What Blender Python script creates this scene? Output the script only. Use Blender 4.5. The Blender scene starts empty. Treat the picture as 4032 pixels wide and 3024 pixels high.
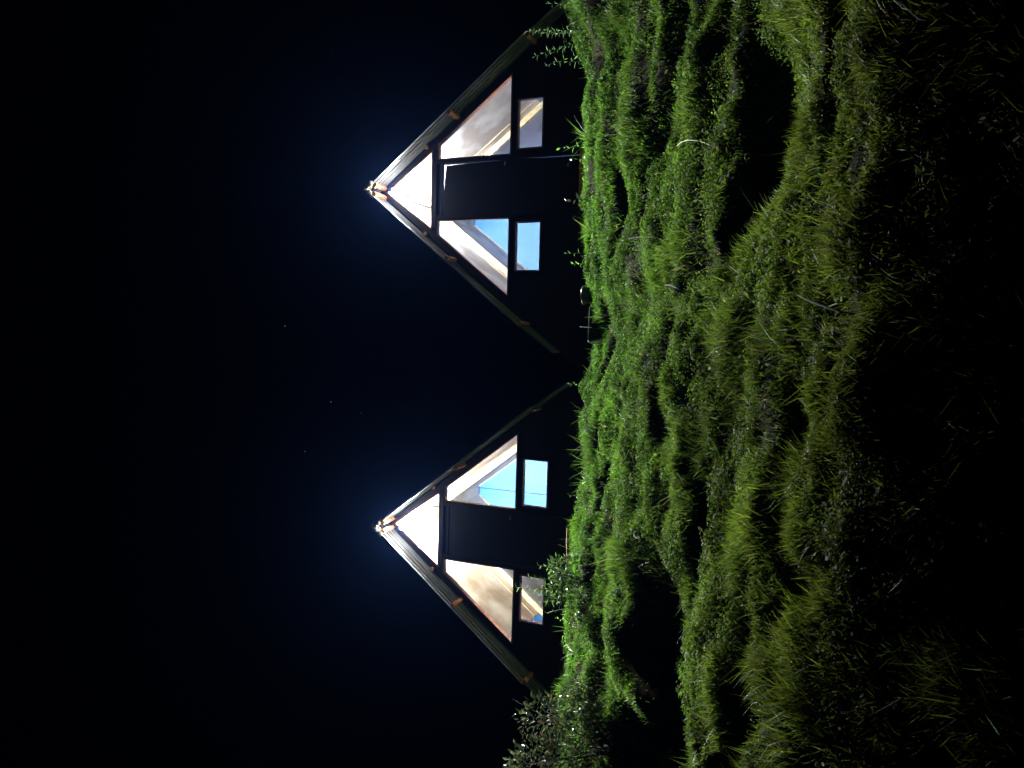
import bpy, bmesh, math, random
import numpy as np
from mathutils import Vector, Matrix

random.seed(7)
rng = np.random.default_rng(7)
scene = bpy.context.scene
C = scene.collection
S = 0.82                                     # one modelling unit of the cabins in metres

# ------------------------------------------------------------------ camera
F_PX, PITCH, ROLL = 3019.5, math.radians(22.232), math.radians(2.895)
camd = bpy.data.cameras.new('camera')
cam = bpy.data.objects.new('camera', camd)
C.objects.link(cam)
camd.sensor_fit = 'HORIZONTAL'
camd.sensor_width = 36.0
camd.lens = F_PX / 4032 * 36.0
camd.clip_start = 0.05
camd.clip_end = 3000
fwd = Vector((0, math.cos(PITCH), math.sin(PITCH)))
right0 = Vector((1, 0, 0))
down0 = fwd.cross(right0)
cr, sr = math.cos(ROLL), math.sin(ROLL)
# the phone was held upright and the picture stored on its side: picture left is up
up_right = cr * right0 - sr * down0          # world direction of "right" once the picture is stood up
up_down = sr * right0 + cr * down0
rot = Matrix((up_down, up_right, -fwd)).transposed()
cam.matrix_world = rot.to_4x4()
scene.camera = cam


def ray(u, v):
    """direction (y = 1) seen at a point of the picture stood upright (3024 x 4032)"""
    d = fwd + up_right * ((u - 1512) / F_PX) + up_down * ((v - 2016) / F_PX)
    return d / d.y

# ------------------------------------------------------------------ world, exposure
world = bpy.data.worlds.new('World')
scene.world = world
world.use_nodes = True
wn = world.node_tree
bgn = wn.nodes['Background']
sky = wn.nodes.new('ShaderNodeTexSky')
sky.sky_type = 'NISHITA'
sky.sun_disc = False
sky.sun_elevation = math.radians(-9)
sky.sun_rotation = math.radians(150)
wn.links.new(sky.outputs[0], bgn.inputs[0])
bgn.inputs[1].default_value = 0.02
scene.view_settings.view_transform = 'Standard'
scene.view_settings.look = 'None'
scene.view_settings.exposure = 1.5
scene.view_settings.gamma = 1
scene.view_settings.use_curve_mapping = False
scene.cycles.max_bounces = 8
scene.cycles.transparent_max_bounces = 12

LAMP_OUT = 2500.0     # flood lamp under the ridge, watts
LAMP_SPILL = 15.0     # light leaking sideways from its housing
LAMP_IN = 850.0       # lamp inside the room, watts

# ------------------------------------------------------------------ materials
def new_mat(name):
    m = bpy.data.materials.new(name)
    m.use_nodes = True
    nt = m.node_tree
    return m, nt, nt.nodes['Principled BSDF']


def noise_mat(name, c1, c2, scale=6.0, rough=0.7, detail=6.0, stretch=(1, 1, 1), bump=0.2, spec=0.3, lo=.35, hi=.65, bump_scale=None, metallic=0.0):
    m, nt, b = new_mat(name)
    N, L = nt.nodes, nt.links
    tc = N.new('ShaderNodeTexCoord')
    mp = N.new('ShaderNodeMapping')
    mp.inputs['Scale'].default_value = stretch
    n = N.new('ShaderNodeTexNoise')
    n.inputs['Scale'].default_value = scale
    n.inputs['Detail'].default_value = detail
    r = N.new('ShaderNodeValToRGB')
    r.color_ramp.elements[0].position = lo
    r.color_ramp.elements[1].position = hi
    r.color_ramp.elements[0].color = (*c1, 1)
    r.color_ramp.elements[1].color = (*c2, 1)
    L.new(tc.outputs['Object'], mp.inputs[0])
    L.new(mp.outputs[0], n.inputs['Vector'])
    L.new(n.outputs['Fac'], r.inputs[0])
    L.new(r.outputs[0], b.inputs['Base Color'])
    b.inputs['Roughness'].default_value = rough
    b.inputs['Metallic'].default_value = metallic
    b.inputs['Specular IOR Level'].default_value = spec
    if bump:
        n2 = N.new('ShaderNodeTexNoise')
        n2.inputs['Scale'].default_value = bump_scale or scale * 6
        n2.inputs['Detail'].default_value = 4
        L.new(mp.outputs[0], n2.inputs['Vector'])
        bp = N.new('ShaderNodeBump')
        bp.inputs['Strength'].default_value = bump
        bp.inputs['Distance'].default_value = 0.01
        L.new(n2.outputs['Fac'], bp.inputs['Height'])
        L.new(bp.outputs[0], b.inputs['Normal'])
    return m


def leaf_mat(name, rough=0.45, trans=0.35, spec=0.5):
    """diffuse + translucent leaf whose colour is stored per blade"""
    m, nt, b = new_mat(name)
    N, L = nt.nodes, nt.links
    out = N['Material Output']
    at = N.new('ShaderNodeAttribute')
    at.attribute_name = 'tint'
    L.new(at.outputs['Color'], b.inputs['Base Color'])
    b.inputs['Roughness'].default_value = rough
    b.inputs['Specular IOR Level'].default_value = spec
    tr = N.new('ShaderNodeBsdfTranslucent')
    hs = N.new('ShaderNodeHueSaturation')
    hs.inputs['Value'].default_value = 1.5
    L.new(at.outputs['Color'], hs.inputs['Color'])
    L.new(hs.outputs[0], tr.inputs['Color'])
    mx = N.new('ShaderNodeMixShader')
    mx.inputs[0].default_value = trans
    L.new(b.outputs[0], mx.inputs[1])
    L.new(tr.outputs[0], mx.inputs[2])
    L.new(mx.outputs[0], out.inputs['Surface'])
    return m


def emit_mat(name, col, st):
    m, nt, b = new_mat(name)
    b.inputs['Base Color'].default_value = (*col, 1)
    b.inputs['Emission Color'].default_value = (*col, 1)
    b.inputs['Emission Strength'].default_value = st
    return m


def glass_mat(name):
    m, nt, b = new_mat(name)
    N, L = nt.nodes, nt.links
    nt.nodes.remove(b)
    t = N.new('ShaderNodeBsdfTransparent')
    t.inputs[0].default_value = (.93, .95, .95, 1)
    g = N.new('ShaderNodeBsdfGlossy')
    g.inputs['Roughness'].default_value = 0.02
    mx = N.new('ShaderNodeMixShader')
    lw = N.new('ShaderNodeLayerWeight')
    lw.inputs[0].default_value = 0.15
    mm = N.new('ShaderNodeMath')
    mm.operation = 'MULTIPLY'
    mm.inputs[1].default_value = 0.3
    L.new(lw.outputs['Fresnel'], mm.inputs[0])
    L.new(mm.outputs[0], mx.inputs[0])
    L.new(t.outputs[0], mx.inputs[1])
    L.new(g.outputs[0], mx.inputs[2])
    L.new(mx.outputs[0], N['Material Output'].inputs['Surface'])
    return m


M = dict(
    soil=noise_mat('soil', (.007, .005, .003), (.020, .016, .008), scale=4, rough=1, bump=.6, spec=.1),
    wall=noise_mat('dark_stained_board', (.004, .004, .006), (.010, .008, .010), scale=9, stretch=(8, 8, .6), rough=.55, bump=.25),
    frame=noise_mat('red_brown_window_wood', (.10, .035, .018), (.20, .075, .035), scale=14, stretch=(1, 1, 5), rough=.5),
    block=noise_mat('orange_pine', (.50, .19, .07), (.72, .33, .15), scale=10, stretch=(1, 1, 6), rough=.6, bump=.5),
    rafter=noise_mat('pale_pine', (.60, .46, .26), (.78, .66, .42), scale=7, stretch=(4, 1, 1), rough=.6),
    roof=noise_mat('roof_metal', (.16, .165, .165), (.27, .275, .27), scale=5, stretch=(1, 6, 1), rough=.42, bump=.1, spec=.5),
    foam=noise_mat('ridge_foam', (.25, .22, .17), (.55, .50, .40), scale=12, rough=.9, bump=.8),
    lining_grey=noise_mat('grey_lining', (.30, .26, .24), (.62, .59, .58), scale=1.5, detail=5, rough=.6, bump=.06, lo=.38, hi=.56),
    lining_tan=noise_mat('tan_lining', (.30, .215, .12), (.62, .53, .40), scale=1.7, detail=5, rough=.6, bump=.06, lo=.38, hi=.60),
    blue=noise_mat('blue_board', (.055, .23, .62), (.09, .31, .72), scale=2, rough=.6, bump=.05),
    sky_blue=noise_mat('light_blue_board', (.08, .27, .74), (.15, .37, .86), scale=1.3, rough=.5, bump=.05, detail=4),
    floor=noise_mat('floor_board', (.12, .08, .05), (.22, .15, .09), scale=4, stretch=(8, 1, 1), rough=.6),
    black=noise_mat('black_plastic', (.010, .012, .011), (.020, .024, .022), scale=8, rough=.35, bump=.1),
    rod=noise_mat('rusty_edge', (.45, .13, .06), (.60, .22, .10), scale=20, rough=.6),
    steel=noise_mat('steel', (.3, .3, .3), (.5, .5, .5), scale=20, rough=.3, metallic=1),
    twig=noise_mat('pale_dry_stem', (.40, .38, .33), (.62, .60, .54), scale=20, rough=.7),
    dark_twig=noise_mat('dark_dry_stem', (.010, .008, .006), (.022, .016, .010), scale=20, rough=.9),
    stem=noise_mat('green_stem', (.05, .08, .02), (.10, .15, .04), scale=20, rough=.6),
    glass=glass_mat('window_glass'),
    grass=leaf_mat('grass_blade', trans=.38),
    leaf=leaf_mat('plant_leaf', rough=.32, trans=.28, spec=.6),
    cover=leaf_mat('weed_leaf', rough=.7, trans=.34, spec=.12),
    bulb=emit_mat('lit_bulb', (1, 1, 1), 60),
    star=emit_mat('star_light', (.75, .8, 1), .25),
)

# ------------------------------------------------------------------ object helpers
def tag(o, label=None, cat=None, group=None, kind=None):
    if label: o['label'] = label
    if cat: o['category'] = cat
    if group: o['group'] = group
    if kind: o['kind'] = kind
    return o


def empty(name, loc=(0, 0, 0), rot=(0, 0, 0)):
    o = bpy.data.objects.new(name, None)
    C.objects.link(o)
    o.location = loc
    o.rotation_euler = rot
    return o


def link_mesh(name, me, mat, parent=None, smooth=False):
    o = bpy.data.objects.new(name, me)
    C.objects.link(o)
    if mat is not None and not me.materials:
        me.materials.append(mat)
    if smooth:
        me.polygons.foreach_set('use_smooth', [True] * len(me.polygons))
    o.parent = parent
    return o


def mesh(name, verts, faces, mat, parent=None, smooth=False):
    me = bpy.data.meshes.new(name)
    me.from_pydata([tuple(v) for v in verts], [], faces)
    me.validate()
    bm = bmesh.new()
    bm.from_mesh(me)
    bmesh.ops.recalc_face_normals(bm, faces=bm.faces)
    bm.to_mesh(me)
    bm.free()
    return link_mesh(name, me, mat, parent, smooth)


def prism_xz(name, pts, y0, y1, mat, parent=None):
    """outline in the x-z plane pushed from y0 to y1 (cabin units)"""
    n = len(pts)
    v = [(x * S, y0 * S, z * S) for x, z in pts] + [(x * S, y1 * S, z * S) for x, z in pts]
    f = [list(range(n)), list(range(2 * n - 1, n - 1, -1))]
    f += [(i, (i + 1) % n, n + (i + 1) % n, n + i) for i in range(n)]
    return mesh(name, v, f, mat, parent)


def box(name, x0, x1, y0, y1, z0, z1, mat, parent=None):
    return prism_xz(name, [(x0, z0), (x1, z0), (x1, z1), (x0, z1)], y0, y1, mat, parent)


def holed_xz(name, outlines, y0, y1, mat, parent=None):
    """first outline is filled, the others are holes"""
    cu = bpy.data.curves.new(name, 'CURVE')
    cu.dimensions = '2D'
    cu.fill_mode = 'BOTH'
    cu.extrude = (y1 - y0) / 2 * S
    for pts in outlines:
        sp = cu.splines.new('POLY')
        sp.points.add(len(pts) - 1)
        for p, (x, z) in zip(sp.points, pts):
            p.co = (x * S, z * S, 0, 1)
        sp.use_cyclic_u = True
    tmp = bpy.data.objects.new('tmp', cu)
    C.objects.link(tmp)
    dg = bpy.context.evaluated_depsgraph_get()
    me = bpy.data.meshes.new_from_object(tmp.evaluated_get(dg))
    bpy.data.objects.remove(tmp)
    bpy.data.curves.remove(cu)
    me.transform(Matrix.Translation((0, (y0 + y1) / 2 * S, 0)) @ Matrix.Rotation(math.radians(90), 4, 'X'))
    me.name = name
    me.materials.clear()
    return link_mesh(name, me, mat, parent)


def tube_data(path, radii, sides=6):
    V, Fc = [], []
    path = [Vector(p) for p in path]
    for i, p in enumerate(path):
        d = (path[min(i + 1, len(path) - 1)] - path[max(i - 1, 0)]).normalized()
        a = d.orthogonal().normalized()
        b = d.cross(a)
        for k in range(sides):
            t = 2 * math.pi * k / sides
            V.append(p + (a * math.cos(t) + b * math.sin(t)) * radii[i])
    for i in range(len(path) - 1):
        for k in range(sides):
            k2 = (k + 1) % sides
            Fc.append((i * sides + k, i * sides + k2, (i + 1) * sides + k2, (i + 1) * sides + k))
    Fc.append(tuple(range(sides))[::-1])
    Fc.append(tuple((len(path) - 1) * sides + k for k in range(sides)))
    return V, Fc


def tube(name, path, radii, mat, parent=None, sides=6):
    V, Fc = tube_data(path, radii, sides)
    return mesh(name, V, Fc, mat, parent, smooth=True)


def offset_poly(pts, d):
    """shrink a convex outline inwards by d"""
    n = len(pts)
    A = sum(pts[i][0] * pts[(i + 1) % n][1] - pts[(i + 1) % n][0] * pts[i][1] for i in range(n))
    sg = 1 if A > 0 else -1
    out = []
    for i in range(n):
        p0, p1, p2 = Vector(pts[i - 1]), Vector(pts[i]), Vector(pts[(i + 1) % n])
        e1, e2 = (p1 - p0).normalized(), (p2 - p1).normalized()
        n1 = Vector((-e1.y, e1.x)) * sg
        n2 = Vector((-e2.y, e2.x)) * sg
        b = n1 + n2
        out.append(tuple(p1 + b * (d / max(.12, b.dot(n1)))))
    return out

# ------------------------------------------------------------------ terrain
PY = np.array([-60, -3, 2.6, 3.22, 3.95, 4.6, 5.3, 6.4, 7.3, 8.1, 8.55, 8.95, 9.6, 14, 60, 400.])
PZ = np.array([-1.6, -1.5, -1.42, -.93, -.16, .22, .60, 1.26, 1.80, 2.27, 2.52, 2.56, 2.58, 2.6, 2.6, 2.6])
CX = np.array([-8, -3.87, -3.2, -2.1, -1.4, 0, .75, 1.2, 2.33, 3.7, 4.6, 8])
CZ = np.array([.10, .08, .07, .08, .01, .0, -.10, .06, .15, .18, .50, .75])


def vnoise(x, y, seed):
    """smooth value noise on arrays"""
    xi, yi = np.floor(x).astype(np.int64), np.floor(y).astype(np.int64)
    fx, fy = x - xi, y - yi
    fx, fy = fx * fx * (3 - 2 * fx), fy * fy * (3 - 2 * fy)

    def h(a, b):
        n = (a * 374761393 + b * 668265263 + seed * 1442695041) & 0x7fffffff
        n = ((n ^ (n >> 13)) * 1274126177) & 0x7fffffff
        return ((n ^ (n >> 16)) & 0xffff) / 65535.0
    return (h(xi, yi) * (1 - fx) + h(xi + 1, yi) * fx) * (1 - fy) + (h(xi, yi + 1) * (1 - fx) + h(xi + 1, yi + 1) * fx) * fy


def smooth(a, b, t):
    t = np.clip((t - a) / (b - a), 0, 1)
    return t * t * (3 - 2 * t)

# hollows where the turf has slipped: x, y of the steep upper lip, half-width, length downhill, depth
HOLLOWS = [(-2.6, 6.75, 1.25, 1.3, .62), (-3.9, 7.2, 1.0, 1.6, .7), (0.72, 8.25, .22, .30, .22), (.25, 8.25, .34, .28, .24), (.28, 7.85, .30, .30, .20),
           (1.45, 5.5, .6, .55, .24), (2.9, 6.9, .85, .9, .27), (3.6, 6.2, 1.0, .8, .30), (2.0, 5.6, .7, .7, .30),
           (-1.1, 7.9, .45, .35, .2), (-1.9, 8.1, .5, .3, .2), (-.5, 7.95, .3, .3, .18), (-1.0, 5.8, .6, .35, .2),
           (-2.2, 5.0, .9, .35, .2), (0.0, 6.4, .5, .25, .12), (1.8, 7.7, .45, .3, .2), (3.3, 8.2, .6, .3, .2), (-.6, 4.6, .7, .35, .16), (2.2, 4.5, .7, .4, .18)]


def ground(x, y):
    x = np.asarray(x, float)
    y = np.asarray(y, float)
    w = (vnoise(x * .45 + 5, y * .4, 3) - .5) * .50 + (vnoise(x * 1.3, y * 1.2, 4) - .5) * .16
    wob = w * smooth(3.9, 5, y) * (1 - smooth(7.2, 8.3, y))
    z = np.interp(y + wob, PY, PZ)
    z = z + np.interp(x, CX, CZ) * smooth(5.5, 8.6, y)
    inb = smooth(2.6, 4.2, y) * (1 - smooth(8.4, 8.9, y))
    # sheep-track terraces running along the bank
    ph = y * 1.75 + vnoise(x * .35 + 9, y * .3, 5) * 2.2 + vnoise(x * 1.1, y * .8, 6) * .5
    fr = ph - np.floor(ph)
    saw = np.where(fr < .68, fr / .68, (1 - fr) / .32)
    amp = .015 + .11 * smooth(.45, .95, vnoise(x * .7 + 2, y * .8 + 8, 7))
    z = z - (saw * amp - amp * .5) * inb * (.35 + .65 * smooth(5.4, 7.0, y))
    for hx, hy, wx, ly, dp in HOLLOWS:
        yy = y + (vnoise(x * 2.4 + hx, y * 0 + 1, 11) - .5) * .35
        s = (hy - yy) / ly
        g = np.where(s < 0, 0, np.where(s < .18, s / .18, np.clip(1 - (s - .18) / .82, 0, 1)))
        z = z - .85 * dp * g * np.exp(-((x - hx) / wx) ** 4)
    z = z + (vnoise(x * 2.2, y * 3.4, 21) - .5) * .12 * smooth(1, 3, y) * (1 - .6 * smooth(8.3, 8.8, y))
    z = z + (vnoise(x * 6, y * 9, 22) - .5) * .07 + (vnoise(x * 15, y * 18, 23) - .5) * .03
    return z


def grid_axis(segs):
    out = []
    for a, b, st in segs:
        out += list(np.arange(a, b, st))
    return np.array(out + [segs[-1][1]])


gx = grid_axis([(-400, -60, 40), (-60, -9, 3), (-9, -6, .2), (-6, 6, .04), (6, 9, .2), (9, 60, 3), (60, 400, 40)])
gy = grid_axis([(-400, -40, 40), (-40, 0, 2), (0, 2.6, .2), (2.6, 9.2, .035), (9.2, 14, .3), (14, 60, 3), (60, 800, 60)])
GX, GY = np.meshgrid(gx, gy)
GZ = ground(GX.ravel(), GY.ravel()).reshape(GX.shape)
me = bpy.data.meshes.new('ground')
nx, ny = len(gx), len(gy)
co = np.stack([GX, GY, GZ], -1).reshape(-1, 3).astype(np.float32)
me.vertices.add(nx * ny)
me.vertices.foreach_set('co', co.ravel())
ii, jj = np.meshgrid(np.arange(nx - 1), np.arange(ny - 1))
a = (jj * nx + ii).ravel()
quads = np.stack([a, a + 1, a + nx + 1, a + nx], 1).astype(np.int32)
me.loops.add(quads.size)
me.loops.foreach_set('vertex_index', quads.ravel())
me.polygons.add(len(quads))
me.polygons.foreach_set('loop_start', np.arange(0, quads.size, 4, dtype=np.int32))
me.polygons.foreach_set('loop_total', np.full(len(quads), 4, dtype=np.int32))
me.update(calc_edges=True)
g = link_mesh('ground', me, M['soil'], None, True)
tag(g, 'dark earth bank and level ground behind its crest', kind='structure')


def gz(x, y):
    return float(ground(np.array([x]), np.array([y]))[0])


def on_bank(u, v, y):
    """a point at depth y in the direction of an upright-picture position"""
    return ray(u, v) * y

# ------------------------------------------------------------------ grass
def tint_attr(me, cols_per_face, loops_per_face):
    ca = me.color_attributes.new('tint', 'FLOAT_COLOR', 'CORNER')
    c = np.repeat(cols_per_face, loops_per_face, axis=0)
    c = np.concatenate([c, np.ones((len(c), 1))], 1).astype(np.float32)
    ca.data.foreach_set('color', c.ravel())


def fast_mesh(name, V, Fl, per, cols):
    me = bpy.data.meshes.new(name)
    me.vertices.add(len(V))
    me.vertices.foreach_set('co', V.astype(np.float32).ravel())
    me.loops.add(Fl.size)
    me.loops.foreach_set('vertex_index', Fl.astype(np.int32).ravel())
    n = len(Fl)
    me.polygons.add(n)
    me.polygons.foreach_set('loop_start', np.arange(0, n * per, per, dtype=np.int32))
    me.polygons.foreach_set('loop_total', np.full(n, per, dtype=np.int32))
    me.update(calc_edges=True)
    tint_attr(me, cols, per)
    return me


def grass_colour(x, y, n):
    t = np.clip((y - 3.5) / 4.6, 0, 1)[:, None]
    olive = np.array([.078, .098, .009])
    green = np.array([.062, .138, .012])
    base = olive * (1 - t) + green * t
    p = vnoise(x * 1.3 + 4, y * 1.3, 31)[:, None]
    base = base * (.55 + .75 * p) * (.55 + .9 * vnoise(x * 5.2, y * 7.5, 33)[:, None]) * rng.uniform(.40, 1.65, (n, 1))
    dry = (rng.random(n) < .10) * (rng.random(n))
    base = base * (1 - dry[:, None]) + np.array([.16, .14, .05]) * dry[:, None]
    base = base * (1 - .6 * (1 - smooth(3.5, 4.5, y)))[:, None]     # light fall-off put into the colour towards the foot of the bank
    pale = rng.random(n) < .02
    base[pale] = np.array([.12, .20, .10]) * rng.uniform(.7, 1.2, (pale.sum(), 1))
    return base


def scatter(n, wpow=1.0):
    """points over the visible bank, evenly by area"""
    out = []
    while sum(len(o) for o in out) < n:
        y = rng.uniform(2.9, 9.5, n)
        x = rng.uniform(-6, 6.2, n)
        ok = (x > -.60 * y - .5) & (x < .66 * y + .5)
        x, y = x[ok], y[ok]
        # thinner turf on bare slipped faces
        e = .03
        sl = (ground(x, y + e) - ground(x, y - e)) / (2 * e)
        keep = rng.random(len(x)) < np.clip(1.35 - .42 * np.abs(sl), .10, 1)
        pat = vnoise(x * 1.7 + 3, y * 2.2, 41) * .45 + vnoise(x * 4.5, y * 8, 42) * .55
        keep &= rng.random(len(x)) < np.clip((pat - .27) * 3.6, .12, 1)
        keep &= ~((y > 8.9) & (rng.random(len(x)) < .6))
        out.append(np.stack([x[keep], y[keep]], 1))
    return np.concatenate(out)[:n]


def make_blades(n):
    P = scatter(n)
    x, y = P[:, 0], P[:, 1]
    z = ground(x, y) - .01
    tuft = vnoise(x * 2.6, y * 2.6, 51)
    tuft2 = vnoise(x * 9, y * 9, 52)
    Lh = (.032 + .085 * tuft * tuft2 + .12 * np.clip(tuft - .62, 0, 1)) * rng.uniform(.5, 1.6, n)
    Lh *= 1 + .25 * (y < 5)
    long_ = rng.random(n) < .02
    Lh[long_] *= 1.8
    W = rng.uniform(.0022, .0062, n)
    az = rng.uniform(0, 2 * np.pi, n)
    lean = rng.uniform(.05, .75, n)
    # lean follows a flow field so tufts comb the same way, plus downhill
    fl = vnoise(x * 1.9 + 7, y * 1.9, 53) * 4 * np.pi
    dx = np.cos(az) * .75 + np.cos(fl) * .35
    dy = np.sin(az) * .55 + np.sin(fl) * .3 - .25
    wa = rng.uniform(0, 2 * np.pi, n)
    wx, wy = np.cos(wa), np.sin(wa)
    B = np.stack([x, y, z], 1)
    D = np.stack([dx * lean, dy * lean, np.ones(n)], 1)
    side = np.stack([wx, wy, np.zeros(n)], 1) * W[:, None]
    bend = np.stack([dx, dy, -.35 * np.ones(n)], 1) * (lean * .55)[:, None]
    L1 = Lh[:, None]
    p1 = B + D * L1 * .45
    p2 = B + D * L1 * .95 + bend * L1
    V = np.stack([B - side, B + side, p1 - side * .8, p1 + side * .8, p2], 1).reshape(-1, 3)
    b = (np.arange(n) * 5)[:, None]
    Fl = np.concatenate([b + [0, 1, 3], b + [0, 3, 2], b + [2, 3, 4]], 1).reshape(-1, 3)
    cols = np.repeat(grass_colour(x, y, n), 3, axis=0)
    return fast_mesh('grass', V, Fl, 3, cols)


def make_leaflets(n):
    """small round and pointed weed leaves lying over the turf"""
    P = scatter(n)
    x, y = P[:, 0], P[:, 1]
    z = ground(x, y) + rng.uniform(.003, .085, n) * (.3 + .9 * vnoise(x * 3.3, y * 4.1, 61))
    s = rng.uniform(.004, .013, n) + .012 * (rng.random(n) < .06)
    az = rng.uniform(0, 2 * np.pi, n)
    tl = rng.uniform(-1.0, 1.0, n)
    u = np.stack([np.cos(az) * np.cos(tl), np.sin(az) * np.cos(tl), np.sin(tl)], 1)
    r = rng.normal(size=(n, 3)) * .6 + np.array([0, 0, 1.])
    w = np.cross(u, r)
    w /= np.linalg.norm(w, axis=1)[:, None]
    c = np.stack([x, y, z], 1)
    s = s[:, None]
    V = np.stack([c - u * s * 1.3, c + w * s * .6, c + u * s * 1.3, c - w * s * .6], 1).reshape(-1, 3)
    Fl = (np.arange(n) * 4)[:, None] + np.array([0, 1, 2, 3])
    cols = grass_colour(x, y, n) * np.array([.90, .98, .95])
    return fast_mesh('ground_cover', V, Fl, 4, cols)


NB, NL = 400000, 380000
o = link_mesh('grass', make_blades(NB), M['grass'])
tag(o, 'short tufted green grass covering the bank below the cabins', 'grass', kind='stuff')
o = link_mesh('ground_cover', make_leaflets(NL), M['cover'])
tag(o, 'tiny weed leaves mixed through the grass of the bank', 'ground cover', kind='stuff')

# tiny pale petals and leaf litter
def litter(name, n, colr, smin, smax, label):
    P = scatter(n)
    x, y = P[:, 0], P[:, 1]
    c = np.stack([x, y, ground(x, y) + rng.uniform(.02, .07, n)], 1)
    u = rng.normal(size=(n, 3))
    u /= np.linalg.norm(u, axis=1)[:, None]
    w = np.cross(u, rng.normal(size=(n, 3)))
    w /= np.linalg.norm(w, axis=1)[:, None]
    q = np.cross(u, w)
    s = rng.uniform(smin, smax, n)[:, None]
    V = np.stack([c - u * s, c + w * s * .5 + q * s * .15, c + u * s, c - w * s * .5 + q * s * .15], 1).reshape(-1, 3)
    Fl = (np.arange(n) * 4)[:, None] + np.array([0, 1, 2, 3])
    me = fast_mesh(name, V, Fl, 4, np.array(colr) * rng.uniform(.25, 1.1, (n, 1)))
    return tag(link_mesh(name, me, M['cover']), label, 'litter', kind='stuff')


litter('fallen_petals', 230, (.40, .46, .45), .003, .007, 'tiny pale petals scattered over the dark grass')
litter('dry_leaves', 260, (.28, .20, .08), .006, .014, 'small dry yellow brown leaves caught in the grass')

# ------------------------------------------------------------------ cabins
TRI = [(.677, 2.271), (0, 3.184), (-.677, 2.271)]
TRP = [(.50, 2.18), (.766, 2.18), (1.815, .83), (.50, .83)]
SML = [(.576, .74), (1.392, .74), (1.392, .279), (.576, .279)]
mir = lambda p: [(-x, z) for x, z in p][::-1]
RK = 1.265                       # roof pitch
RZ = 3.418                       # top of the roof at the ridge
OH = .377                        # front overhang
DEPTH = 3.45
ROOFT = .07
LK, LZ = 1.29, 3.22              # inner lining plane


def slope_plate(name, sg, x0, x1, y0, y1, z_at, th, mat, parent):
    """flat board lying in a roof slope, thickness upwards"""
    k = .06
    return prism_xz(name, [(sg * x0, z_at(x0)), (sg * x1, z_at(x1)), (sg * x1, z_at(x1) + th), (sg * x0, z_at(x0) + th)], y0, y1, mat, parent)


def corrugated(name, sg, x0, x1, y0, y1, zoff, mat, parent, droop=0.0):
    per, dep = .094, .030
    prof = []
    y = y0
    while y < y1:
        for dy, dz in ((0, 0), (.030, 0), (.040, dep), (.072, dep), (.082, 0)):
            if y + dy <= y1:
                prof.append((y + dy, dz))
        y += per
    prof.append((y1, 0))
    V, Fc = [], []
    nrm = Vector((RK, 1)).normalized()
    nseg = 8
    th = .006
    for lay in (0, 1):
        for (py, dz) in prof:
            for k in range(nseg + 1):
                t = k / nseg
                x = x0 + (x1 - x0) * t
                z = RZ - RK * x + zoff - droop * t * t
                o_ = dz - (th if lay else 0) - .026
                V.append((sg * (x + nrm.x * o_) * S, py * S, (z + nrm.y * o_) * S))
    m = nseg + 1
    n = len(prof)
    for lay in (0, 1):
        for i in range(n - 1):
            for k in range(nseg):
                a_ = lay * n * m + i * m + k
                Fc.append((a_, a_ + 1, a_ + m + 1, a_ + m))
    for i in range(n - 1):
        for k in (0, nseg):
            a_ = i * m + k
            Fc.append((a_, a_ + m, a_ + m + n * m, a_ + n * m))
    for i in (0, n - 1):
        for k in range(nseg):
            a_ = i * m + k
            Fc.append((a_, a_ + 1, a_ + 1 + n * m, a_ + n * m))
    return mesh(name, V, Fc, mat, parent)


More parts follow.
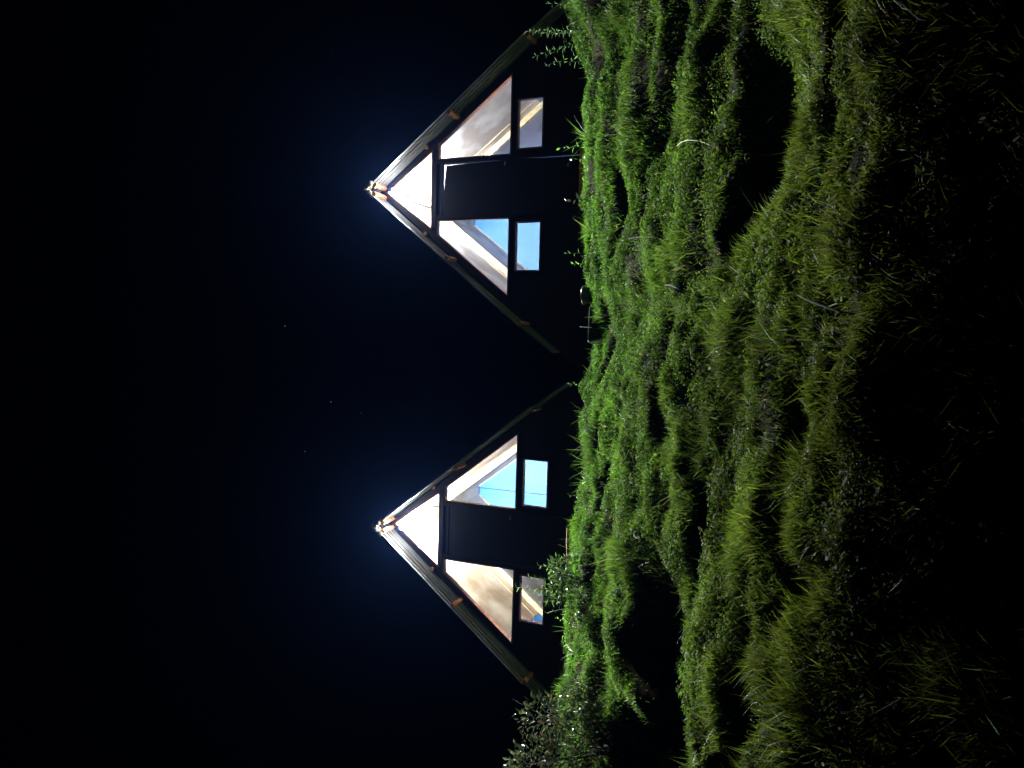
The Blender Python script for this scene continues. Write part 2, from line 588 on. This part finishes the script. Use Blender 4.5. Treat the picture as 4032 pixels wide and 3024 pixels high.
def make_cabin(loc, yaw, roll, label, lining, leaky_door, foam_seed):
    cab = empty('a_frame_cabin', loc, (0, -roll, yaw))
    tag(cab, label, 'cabin', 'a-frame cabins on top of the grass bank')
    zr = lambda x: RZ - .105 - RK * x           # line of the gable wall under the sheets
    xb = (RZ - .105 + .62) / RK
    DOORX, DOORT, DOORB = .43, 2.10, -.36
    door_hole = [(-DOORX, DOORB), (DOORX, DOORB), (DOORX, DOORT), (-DOORX, DOORT)]
    gable = [(-xb, -.62), (xb, -.62), (0, RZ - .105)]
    wins = [TRI, TRP, mir(TRP), SML, mir(SML)]
    holed_xz('gable_wall', [gable] + wins + [door_hole], 0, .09, M['wall'], cab)
    for w in wins:
        fr = holed_xz('window', [offset_poly(w, .001), offset_poly(w, .022)], -.012, .075, M['frame'], cab)
        prism_xz('pane', offset_poly(w, .023), .030, .036, M['glass'], fr)
    # cover battens between the windows and round the door
    box('lintel', -.62, .62, -.018, -.001, 2.195, 2.255, M['wall'], cab)
    for sg in (-1, 1):
        box('door_jamb', *sorted((sg * .435, sg * .492)), -.02, -.001, -.36, 2.19, M['wall'], cab)
    # door, hung a little out of true where the light leaks round it
    if leaky_door:
        dpts = [(-DOORX + .001, DOORB + .01), (DOORX - .012, DOORB + .01), (DOORX - .002, .9), (DOORX - .030, DOORT - .080), (-DOORX + .001, DOORT - .006)]
    else:
        dpts = [(-DOORX + .003, DOORB + .01), (DOORX - .003, DOORB + .01), (DOORX - .003, DOORT - .003), (-DOORX + .003, DOORT - .003)]
    door = prism_xz('door', dpts, .008, .035, M['wall'], cab)
    tube('handle', [(.385 * S, .02 * S, .92 * S), (.385 * S, -.03 * S, .93 * S), (.33 * S, -.035 * S, .93 * S)], [.009, .009, .007], M['steel'], door)
    # roof
    for sg in (-1, 1):
        corrugated('roof_sheet', sg, .02, 2.30, -OH, DEPTH + .25, 0, M['roof'], cab)
        corrugated('roof_sheet', sg, 2.26, 2.70, -OH + .03, DEPTH + .25, -.03, M['roof'], cab, droop=.05)
        k = Vector((1, -RK)).normalized()       # down the slope
        nn = Vector((-RK, -1)).normalized()     # in under the sheets
        for px in (.13, 1.235, 2.30):
            c0 = Vector((px, RZ - RK * px)) + nn * .034
            pts = [c0 - k * .033, c0 + k * .033, c0 + k * .033 + nn * .062, c0 - k * .033 + nn * .062]
            prism_xz('purlin', [(sg * p.x, p.y) for p in pts], -OH + .035, -.003, M['block'], cab)
        box('wood_block', *sorted((sg * .70, sg * .755)), -.035, -.001, 2.36, 2.42, M['block'], cab)
        zl = lambda x: LZ - LK * x
        for y0, y1 in ((.092, 1.325), (1.335, DEPTH)):
            slope_plate('ceiling_panel', sg, .015, 1.78, y0, y1, zl, .02, lining, cab)
            slope_plate('knee_panel', sg, 1.787, 2.60, y0, y1, zl, .02, M['blue'], cab)
        slope_plate('joint_strip', sg, .02, 1.76, 1.312, 1.338, lambda x: zl(x) - .016, .015, M['rafter'], cab)
        # rafter running down the ceiling
        zf = lambda x: zl(x) - .16
        slope_plate('rafter', sg, .02, 2.45, 1.53, 1.61, zf, .158, M['rafter'], cab)
        # back rafter framing the blue wall
        slope_plate('rafter', sg, .02, 2.45, DEPTH - .05, DEPTH - .01, lambda x: zl(x) - .03, .028, M['rafter'], cab)
    # back wall of two blue boards with a joint, roof-shaped
    zb = lambda x: LZ - LK * abs(x) - .004
    for x0, x1 in ((-2.5, .045), (.055, 2.5)):
        if x0 < 0 < x1:
            pts = [(x0, zb(x0)), (0, zb(0)), (x1, zb(x1)), (x1, -.4), (x0, -.4)]
        else:
            pts = [(x0, zb(x0)), (x1, zb(x1)), (x1, -.4), (x0, -.4)]
        pts = [(x, max(z, -.3) if z > -.35 else z) for x, z in pts]
        prism_xz('back_wall_board', pts, DEPTH + .002, DEPTH + .03, M['sky_blue'], cab)
    box('back_wall', -2.6, 2.6, DEPTH + .04, DEPTH + .07, -.62, -.41, M['wall'], cab)
    prism_xz('ridge_ceiling', [(-.10, LZ - LK * .10 - .012), (.10, LZ - LK * .10 - .012), (.10, LZ - LK * .10 - .002), (-.10, LZ - LK * .10 - .002)], 1.60, DEPTH - .06, lining, cab)
    box('floor_deck', -2.55, 2.55, .095, DEPTH - .002, -.46, -.38, M['floor'], cab)
    box('foundation', -2.5, 2.5, .2, DEPTH, -1.2, -.62, M['wall'], cab)
    box('door_step', -.46, .46, -.30, -.005, -.50, -.43, M['rod'], cab)
    # ridge cap ends in a lump of squeezed filler foam
    rr = random.Random(foam_seed)
    capp = [(-.15, RZ - .15 * RK + .012), (0, RZ + .035), (.15, RZ - .15 * RK + .012), (.145, RZ - .15 * RK), (0, RZ + .02), (-.145, RZ - .15 * RK)]
    prism_xz('ridge_cap', capp, -OH - .02, DEPTH + .27, M['roof'], cab)
    bm = bmesh.new()
    for i in range(11):
        t = rr.uniform(-1, 1)
        c = Vector((t * .11, -OH + rr.uniform(-.05, .05), RZ - abs(t) * .11 * RK - .035 + rr.uniform(-.03, .02))) * S
        r_ = rr.uniform(.03, .055) * S
        ret = bmesh.ops.create_icosphere(bm, subdivisions=2, radius=r_, matrix=Matrix.Translation(c))
        for v in ret['verts']:
            v.co += Vector((rr.uniform(-1, 1), rr.uniform(-1, 1), rr.uniform(-1, 1))) * .006
    fm = bpy.data.meshes.new('filler_foam')
    bm.to_mesh(fm)
    bm.free()
    link_mesh('filler_foam', fm, M['foam'], cab)
    return cab


def make_lamp(name, cab, p, watts, r, label, cat, up, flood=0):
    root = empty(name, cab.matrix_basis @ (Vector(p) * S), cab.rotation_euler)
    tag(root, label, cat)
    V, Fc = tube_data([(0, 0, .02), (0, 0, up)], [.022, .030], 12)
    mesh('holder', V, Fc, M['black'], root)
    bm = bmesh.new()
    bmesh.ops.create_uvsphere(bm, u_segments=16, v_segments=10, radius=r)
    bme = bpy.data.meshes.new('bulb')
    bm.to_mesh(bme)
    bm.free()
    link_mesh('bulb', bme, M['bulb'], root, True)
    for kind, w in (('SPOT', flood), ('POINT', watts)):
        if not w:
            continue
        ld = bpy.data.lights.new(name + '_light', kind)
        ld.energy = w
        ld.shadow_soft_size = r + .006
        ld.color = (.95, .98, 1.0)
        lo = bpy.data.objects.new(name + '_light', ld)
        C.objects.link(lo)
        lo.parent = root
        if kind == 'SPOT':
            ld.spot_size = math.radians(138)
            ld.spot_blend = .35
            lo.rotation_euler = (math.radians(90 - 22), 0, 0)
            lo.rotation_euler = Vector((0, -math.cos(math.radians(22)), -math.sin(math.radians(22)))).to_track_quat('-Z', 'Y').to_euler()
    return root


def basis(c):
    c.matrix_basis
    return c


cabR = make_cabin((3.2369 * S, 11.5456 * S, 4.0894 * S), -.0703, .0015,
                  'a-frame cabin at the top of the picture, grey lined, light leaking round its black door', M['lining_grey'], True, 3)
cabL = make_cabin((-2.6168 * S, 12.0238 * S, 3.8772 * S), -.0681, -.0033,
                  'a-frame cabin with tan ceiling and the leafy shrub in front of its small window', M['lining_tan'], False, 5)
bpy.context.view_layer.update()
for cb, w, pw in ((cabR, 'grey lined', 1.0), (cabL, 'tan lined', 1.8)):
    make_lamp('gable_lamp', cb, (0, -.24, 2.90), LAMP_SPILL, .022, 'small white lamp under the ridge outside the %s cabin' % w, 'lamp', .05, LAMP_OUT)
    make_lamp('room_lamp', cb, (0, .40, 2.86), LAMP_IN * pw, .05, 'bright white bulb hanging inside the peak of the %s cabin' % w, 'lamp', .16)

# ------------------------------------------------------------------ plants
def leaf_mesh(name, col, ln=1.0, wd=.28, fold=.25, curl=.25, nseg=4):
    V, Fc = [], []
    for i in range(nseg + 1):
        t = i / nseg
        w = wd * .5 * math.sin(math.pi * min(1, t ** .8 * .97 + .03)) if i < nseg else 0
        x = t * ln
        z = -curl * t * t * ln
        V += [(x, -w, z + w * fold * 2), (x, 0, z), (x, w, z + w * fold * 2)]
    for i in range(nseg):
        a_ = i * 3
        Fc += [(a_, a_ + 1, a_ + 4, a_ + 3), (a_ + 1, a_ + 2, a_ + 5, a_ + 4)]
    me = bpy.data.meshes.new(name)
    me.from_pydata(V, [], Fc)
    me.update()
    tint_attr(me, np.tile(np.array(col), (len(Fc), 1)), 4)
    me.materials.append(M['leaf'])
    return me


def leafset(cols, **k):
    return [leaf_mesh('leaf', c, **k) for c in cols]


LANCE = leafset([(.10, .20, .03), (.07, .15, .02), (.14, .22, .05), (.05, .10, .02)], wd=.24)
OVAL = leafset([(.12, .26, .03), (.08, .18, .03), (.16, .30, .05)], wd=.52, fold=.15)
DARKL = leafset([(.015, .03, .01), (.03, .05, .015), (.10, .11, .04), (.05, .035, .018), (.015, .025, .015)], wd=.42)
THIN = leafset([(.09, .17, .04), (.06, .13, .04), (.12, .20, .08)], wd=.16, curl=.4)
BLADE = leafset([(.04, .09, .015), (.06, .12, .015), (.08, .12, .02)], wd=.022, curl=.5, fold=.3)


def put_leaf(parent, me, p, d, size, roll=None):
    o_ = bpy.data.objects.new('leaf', me)
    C.objects.link(o_)
    o_.parent = parent
    d = Vector(d).normalized()
    q = d.to_track_quat('X', 'Z')
    r_ = Matrix.Rotation(random.uniform(-.8, .8) if roll is None else roll, 4, 'X')
    o_.matrix_basis = Matrix.Translation(p) @ q.to_matrix().to_4x4() @ r_ @ Matrix.Diagonal((size, size, size, 1))
    return o_


def stem_path(h, lean, bend, n=7):
    pts = []
    for i in range(n):
        t = i / (n - 1)
        pts.append(Vector((lean[0] * t + bend[0] * t * t, lean[1] * t + bend[1] * t * t, h * t)))
    return pts


def sprig(name, base, h, label, cat, leaves, size, count, lean=(0, 0), bend=(0, 0), r=.003, up=.5, start=.25, group=None, stems=1, spread=.06, side=1.0):
    root = empty(name, base)
    tag(root, label, cat, group)
    for s_ in range(stems):
        hh = h * (1 if s_ == 0 else random.uniform(.55, .95))
        ln = (lean[0] + (random.uniform(-1, 1) * spread if s_ else 0), lean[1] + (random.uniform(-1, 1) * spread if s_ else 0))
        pts = stem_path(hh, ln, bend)
        tube('stem', pts, [r * (1 - .7 * i / 6) for i in range(7)], M['stem'], root, 5)
        for k in range(count):
            t = start + (1 - start) * (k + .5) / count
            i = min(5, int(t * 6))
            p = pts[i].lerp(pts[i + 1], t * 6 - i)
            az = k * 2.4 + random.uniform(-.4, .4) + s_
            d = Vector((math.cos(az) * side, math.sin(az) * side, up + random.uniform(-.2, .3) + (1.2 if k == count - 1 else 0)))
            put_leaf(root, random.choice(leaves), p, d, size * random.uniform(.7, 1.15) * (1 - .25 * t))
    return root


def at(u, y, v=2260, sink=.02):
    d = ray(u, v)
    x = d.x * y
    return Vector((x, y, gz(x, y) - sink))


def top_h(base, u, v, y):
    return (ray(u, v) * y).z - base.z

# feathery weeds on the right hand crest
for u, v, y, ln, bd, n_, lab in (
        (2880, 2075, 8.25, (.02, 0), (.05, 0), 26, 'tallest feathery weed, tip bent over, on the high end of the crest'),
        (2842, 2100, 8.20, (-.03, 0), (-.10, 0), 20, 'feathery weed arching beside the tallest weed on the crest'),
        (2800, 2150, 8.2, (-.02, 0), (-.08, 0), 14, 'shorter drooping feathery weed between the arching weed and the low one'),
        (2768, 2180, 8.3, (.0, 0), (.04, 0), 12, 'low feathery weed nearest the grey lined cabin'),
        (2990, 2150, 8.0, (.01, 0), (.05, 0), 12, 'small feathery weed at the very edge of the picture')):
    b = at(u, y, v)
    sprig('feathery_weed', b, max(.12, top_h(b, u, v, y)), lab, 'weed', THIN, .085, n_, ln, bd, r=.0032, up=.7, group='feathery weeds on the crest', stems=1 + (n_ > 15))

# broad leaved sprouts along the crest
for nm, u, v, y, n_, sz, lv, lab in (
        ('leafy_sprout', 2440, 2196, 8.35, 5, .085, OVAL, 'bright oval leaved sprout in front of the door gap of the grey lined cabin'),
        ('leafy_sprout', 2395, 2245, 8.3, 4, .05, OVAL, 'pale budded little sprout just beside the bright oval leaved sprout'),
        ('leafy_sprout', 2235, 2225, 8.4, 4, .09, DARKL, 'dark curled leaf standing on the crest below the black door'),
        ('leafy_sprout', 2026, 2222, 8.35, 4, .08, OVAL, 'single broad lit leaf below the bright cyan small window'),
        ('leafy_sprout', 1985, 2255, 8.3, 6, .06, OVAL, 'star shaped leafy sprig between the broad lit leaf and the black pot'),
        ('leafy_sprout', 1512, 2238, 8.45, 6, .045, OVAL, 'little leafy sprig alone on the crest midway between the cabins'),
        ('leafy_sprout', 1075, 2238, 8.4, 6, .05, LANCE, 'thin upright sprig on the crest beside the red door step'),
        ('leafy_sprout', 590, 2185, 8.2, 7, .045, OVAL, 'small round leaved sprig on the crest beyond the shrub'),
        ('leafy_sprout', 760, 2215, 8.1, 5, .085, LANCE, 'upright pointed leaf sprout at the foot of the shrub')):
    b = at(u, y, v)
    sprig(nm, b, max(.08, top_h(b, u, v, y)), lab, 'plant', lv, sz, n_, r=.0028, up=.8, start=.35, group='leafy sprouts on the crest')

# tall grass tufts
def tuft(u, v, y, n, lab, spread=.10, sz=1.0, group='tall grass tufts on the bank'):
    b = at(u, y, v)
    h = max(.12, top_h(b, u, v, y)) * (.9 if y > 6 else .55)
    root = tag(empty('grass_tuft', b), lab, 'grass tuft', group)
    for k in range(n):
        az = random.uniform(0, 2 * math.pi)
        d = Vector((math.cos(az) * random.uniform(.05, .6), math.sin(az) * .3, 1))
        o_ = put_leaf(root, random.choice(BLADE), (random.uniform(-1, 1) * spread * .4, random.uniform(-1, 1) * .03, 0), d, h * random.uniform(.55, 1.1))
        o_.name = 'blade'


for u, v, y, n, lab in (
        (1395, 2240, 8.35, 22, 'spiky grass tuft on the crest by the end of the far roof edge'),
        (1272, 2225, 8.3, 20, 'tall spiky grass tuft outlined below the white lit small window'),
        (1200, 2232, 8.25, 24, 'wide grass tuft below the inner corner of the white lit small window'),
        (1130, 2240, 8.3, 18, 'loose grass tuft just before the red door step'),
        (560, 2170, 8.15, 16, 'dark arching grass blades standing before the blue cornered small window'),
        (470, 2180, 8.2, 14, 'thin grass tuft on the crest beside the dark bush'),
        (2480, 2200, 8.35, 16, 'grass tuft leaning at the foot of the grey lined cabin'),
        (2350, 2255, 8.3, 14, 'low grass tuft under the leaking door'),
        (1700, 3000, 4.8, 26, 'coarse grass tuft low on the dark part of the bank'),
        (2250, 3050, 4.7, 30, 'spreading coarse grass tuft at the dark foot of the bank'),
        (2500, 3150, 4.5, 30, 'coarse drooping grass tuft near the bent white stem'),
        (1300, 3080, 4.6, 24, 'ragged grass tuft at the foot of the bank')):
    tuft(u, v, y, n, lab, spread=.12 if y > 6 else .3)

# shrub in front of the tan cabin's small window
def shrub(name, base, rx, ry, rz_, n_leaf, n_stuff, leaves, size, label, cat, stems=9, seed=1, spikes=()):
    root = tag(empty(name, base), label, cat)
    rr = random.Random(seed)
    lobes = [(Vector((rr.uniform(-.6, .6) * rx, rr.uniform(-.6, .6) * ry, rr.uniform(.25, .85) * rz_)), rr.uniform(.28, .5)) for _ in range(9)]
    for k in range(stems):
        c, s_ = lobes[k % len(lobes)]
        tip = c + Vector((rr.uniform(-.3, .3) * rx, rr.uniform(-.3, .3) * ry, .25 * rz_))
        tube('branch', [Vector((0, 0, 0)), c * .5 + Vector((0, 0, .05)), tip], [.008, .005, .002], M['dark_twig'], root, 5)
    acc_v, acc_f, acc_c = [], [], []
    for k in range(n_leaf + n_stuff):
        c, s_ = rr.choice(lobes)
        d = Vector((rr.gauss(0, 1), rr.gauss(0, 1), rr.gauss(0, 1))).normalized()
        p = c + Vector((d.x * rx, d.y * ry, d.z * rz_ * .7)) * s_ * rr.uniform(.55, 1.15)
        p.z = max(p.z, .01)
        dirv = (d + Vector((rr.uniform(-.7, .7), rr.uniform(-.7, .7), rr.uniform(-.2, .9)))).normalized()
        sz = size * rr.uniform(.6, 1.2)
        if k < n_leaf:
            put_leaf(root, rr.choice(leaves), p, dirv, sz, rr.uniform(-1, 1))
        else:
            q = dirv.to_track_quat('X', 'Z')
            lm = rr.choice(leaves)
            off = len(acc_v)
            acc_v += [p + q @ (v.co * sz) for v in lm.vertices]
            acc_f += [[off + i for i in f_.vertices] for f_ in lm.polygons]
            acc_c += [tuple(lm.color_attributes['tint'].data[0].color[:3])] * len(lm.polygons)
    if n_stuff:
        me_ = bpy.data.meshes.new('foliage')
        me_.from_pydata([tuple(v) for v in acc_v], [], acc_f)
        me_.update()
        tint_attr(me_, np.array(acc_c), 4)
        link_mesh('foliage', me_, M['leaf'], root)['kind'] = 'stuff'
    return root


b = at(735, 8.0)
sh = shrub('leafy_shrub', b, .30, .18, .44, 260, 260, LANCE + DARKL[:2], .06, 'lance leaved shrub in front of the tan lined cabin by its small window', 'shrub', seed=4)
# its one tall shoot, outlined against the window
hh = top_h(b, 712, 2035, 8.0)
for su, sv, nl, ls in ((712, 2035, 16, .085), (752, 2085, 12, .07), (690, 2100, 12, .075), (655, 2120, 10, .06), (800, 2120, 10, .06), (612, 2150, 8, .05)):
    hh = top_h(b, su, sv, 8.0)
    tx = (ray(su, sv) * 8.0).x - b.x
    pts = [Vector((tx * .6, 0, .1)), Vector((tx * .8, 0, hh * .5)), Vector((tx, -.01, hh))]
    tube('shoot', pts, [.005, .004, .0015], M['stem'], sh, 5)
    for k in range(nl):
        t = .35 + .65 * k / (nl - 1)
        p = pts[1].lerp(pts[2], max(0, t * 2 - 1)) if t > .5 else pts[0].lerp(pts[1], t * 2)
        sd = 1 if k % 2 else -1
        put_leaf(sh, LANCE[k % 3], p, (sd * 1.0, random.uniform(-.6, .6), random.uniform(.3, 1.0)), ls * random.uniform(.75, 1.1) * (1.1 - .4 * t), random.uniform(.2, 1.4))
shrub('dark_bush', at(320, 7.4), .36, .3, .50, 200, 500, DARKL, .05, 'lower dark bush with brown tinged leaves beside the big dark bush', 'bush', seed=12)
shrub('dark_bush', at(110, 7.25), .66, .45, 1.15, 290, 1900, DARKL, .06, 'big dark glossy leaved bush at the picture corner beyond the tan lined cabin', 'bush', seed=9)
shrub('leafy_shrub', at(640, 7.7), .30, .15, .18, 120, 260, DARKL + LANCE[:1], .042, 'low dark leafy plant spilling down the bank under the lance leaved shrub', 'shrub', seed=14)
shrub('leafy_shrub', at(2040, 8.15), .40, .12, .10, 120, 260, DARKL + OVAL[:1], .035, 'low patch of dark broad weeds on the crest below the cyan small window', 'shrub', seed=17)
shrub('leafy_shrub', at(2420, 8.15), .36, .12, .10, 110, 240, DARKL + LANCE[:2], .035, 'low patch of pointed weeds on the crest below the leaking door', 'shrub', seed=19)

# ------------------------------------------------------------------ dry stems, tubs
def stalk(name, p0, p1, sag, r, mat, label, cat, group=None):
    P0, P1 = Vector(p0), Vector(p1)
    root_me = [P0.lerp(P1, t) + Vector(sag) * (4 * t * (1 - t)) - P0 for t in (0, .2, .4, .6, .8, 1)]
    o_ = tube(name, root_me, [r, r, r * .95, r * .85, r * .7, r * .4], mat, None, 6)
    o_.location = P0
    return tag(o_, label, cat, group)


def bank_pt(u, v, lift):
    """walk out along the sight line until it meets the bank"""
    d = ray(u, v)
    y = 2.8
    while y < 9.5 and (d.z * y) > gz(d.x * y, y):
        y += .03
    return Vector((d.x * y, y - .03, d.z * y + lift))


stalk('dry_stem', bank_pt(2435, 2845, .03), bank_pt(2448, 2715, .10), (.05, -.03, .03), .004, M['twig'], 'bent pale dry stem arching over the grass', 'dry stem', 'pale dry stems')
stalk('dry_stem', bank_pt(2380, 2960, .03), bank_pt(2412, 3035, .12), (.03, 0, .03), .005, M['twig'], 'forked pale dry stem nearer the dark foot of the bank', 'dry stem', 'pale dry stems')
stalk('dead_stalk', bank_pt(1895, 2630, .02), bank_pt(1880, 2790, .20), (.02, -.02, .02), .007, M['dark_twig'], 'long black dead stalk slanting across the lit grass', 'stalk', 'black dead stalks')
stalk('dead_stalk', bank_pt(930, 2510, .02), bank_pt(900, 2600, .14), (-.02, -.02, .02), .008, M['dark_twig'], 'short thick black stalk in the grass below the tan lined cabin', 'stalk', 'black dead stalks')
stalk('dead_stalk', bank_pt(2080, 2480, .02), bank_pt(2085, 2660, .12), (.01, -.02, .02), .004, M['dark_twig'], 'thin dark upright stalk below the cyan small window', 'stalk', 'black dead stalks')
stalk('dead_stalk', bank_pt(1780, 3400, .04), bank_pt(1860, 3260, .15), (0, -.02, .03), .006, M['dark_twig'], 'dark stalk leaning across the lowest lit grass', 'stalk', 'black dead stalks')
stalk('door_edge_rod', (ray(945, 2232) * 8.75), (ray(785, 2230) * 8.75), (0, 0, 0), .005, M['rod'], 'thin rust red rod lying along the crest before the tan lined cabin', 'rod')

# round black pot
b = at(1862, 8.5, 2260, .03)
prof = [(.0, 0), (.075, 0), (.095, .16), (.108, .165), (.108, .185), (.095, .185), (.088, .17), (.07, .03), (0, .03)]
V, Fc, n = [], [], 24
for r_, z_ in prof:
    for k in range(n):
        V.append((r_ * math.cos(2 * math.pi * k / n), r_ * math.sin(2 * math.pi * k / n), z_))
for i in range(len(prof) - 1):
    for k in range(n):
        Fc.append((i * n + k, i * n + (k + 1) % n, (i + 1) * n + (k + 1) % n, (i + 1) * n + k))
bm = bmesh.new()
vs = [bm.verts.new(v) for v in V]
for f_ in Fc:
    try: bm.faces.new([vs[i] for i in f_])
    except ValueError: pass
bmesh.ops.remove_doubles(bm, verts=bm.verts, dist=1e-5)
bmesh.ops.recalc_face_normals(bm, faces=bm.faces)
pm = bpy.data.meshes.new('plant_pot')
bm.to_mesh(pm)
bm.free()
pot = link_mesh('plant_pot', pm, M['black'], None, True)
pot.location = b
tag(pot, 'round black plastic pot half hidden by grass on the crest', 'pot')

# rounded black tub with a pale rim
b = at(1745, 8.45, 2260, .04)
tub = tag(empty('plastic_tub', b), 'wide black plastic tub with a thin lit rim sunk into the crest', 'tub')


def rrect(w, d, r_, z_, n=6):
    out = []
    for cx, cy, a0 in ((w - r_, d - r_, 0), (-w + r_, d - r_, 90), (-w + r_, -d + r_, 180), (w - r_, -d + r_, 270)):
        for k in range(n + 1):
            t = math.radians(a0 + 90 * k / n)
            out.append(Vector((cx + r_ * math.cos(t), cy + r_ * math.sin(t), z_)))
    return out


rings = [rrect(.165, .09, .04, 0), rrect(.205, .12, .05, .20), rrect(.19, .105, .045, .20), rrect(.15, .08, .035, .015)]
n = len(rings[0])
V = [v for r_ in rings for v in r_]
Fc = [(i * n + k, i * n + (k + 1) % n, (i + 1) * n + (k + 1) % n, (i + 1) * n + k) for i in range(3) for k in range(n)]
Fc += [list(range(n)), list(range(3 * n, 4 * n))]
mesh('shell', V, Fc, M['black'], tub)
rim = rrect(.206, .121, .05, .204)
tube('rim', rim + [rim[0]], [.0035] * (n + 1), M['steel'], tub, 6)
stalk('dry_stem', on_bank(1735, 2330, 8.3), on_bank(1737, 2283, 8.3), (0, 0, 0), .003, M['twig'], 'short upright straw standing in front of the black tub', 'dry stem', 'pale dry stems')

# ------------------------------------------------------------------ stars
for u, v, r_, lab in ((1740, 1122, .45, 'faint star highest over the dark between the two cabins'),
                      (1442, 1303, .50, 'faint star at middle height between the two cabins'),
                      (1398, 1421, .35, 'dim star lowest of those between the cabins'),
                      (1246, 1201, .50, 'lone star above the roof of the tan lined cabin')):
    bm = bmesh.new()
    bmesh.ops.create_icosphere(bm, subdivisions=2, radius=r_)
    sm = bpy.data.meshes.new('star')
    bm.to_mesh(sm)
    bm.free()
    o_ = link_mesh('star', sm, M['star'])
    o_.location = ray(u, v) * 800
    tag(o_, lab, 'star', 'faint stars')

# ------------------------------------------------------------------ bluish volume added for the lens halo round the lamps
HALO = 0.00011
if HALO:
    m, nt, b_ = new_mat('halo_volume')
    nt.nodes.remove(b_)
    pv = nt.nodes.new('ShaderNodeVolumePrincipled')
    pv.inputs['Color'].default_value = (.14, .32, 1, 1)
    pv.inputs['Density'].default_value = HALO
    pv.inputs['Anisotropy'].default_value = .78
    nt.links.new(pv.outputs[0], nt.nodes['Material Output'].inputs['Volume'])
    hz = mesh('lens_halo', [(x, y, z) for z in (-3.2, 7.6) for y in (-1, 15) for x in (-14, 14)],
              [(0, 1, 3, 2), (4, 6, 7, 5), (0, 4, 5, 1), (2, 3, 7, 6), (0, 2, 6, 4), (1, 5, 7, 3)], m)
    tag(hz, 'thin bluish volume added for the lens halo round the lamps', 'halo_volume', kind='stuff')
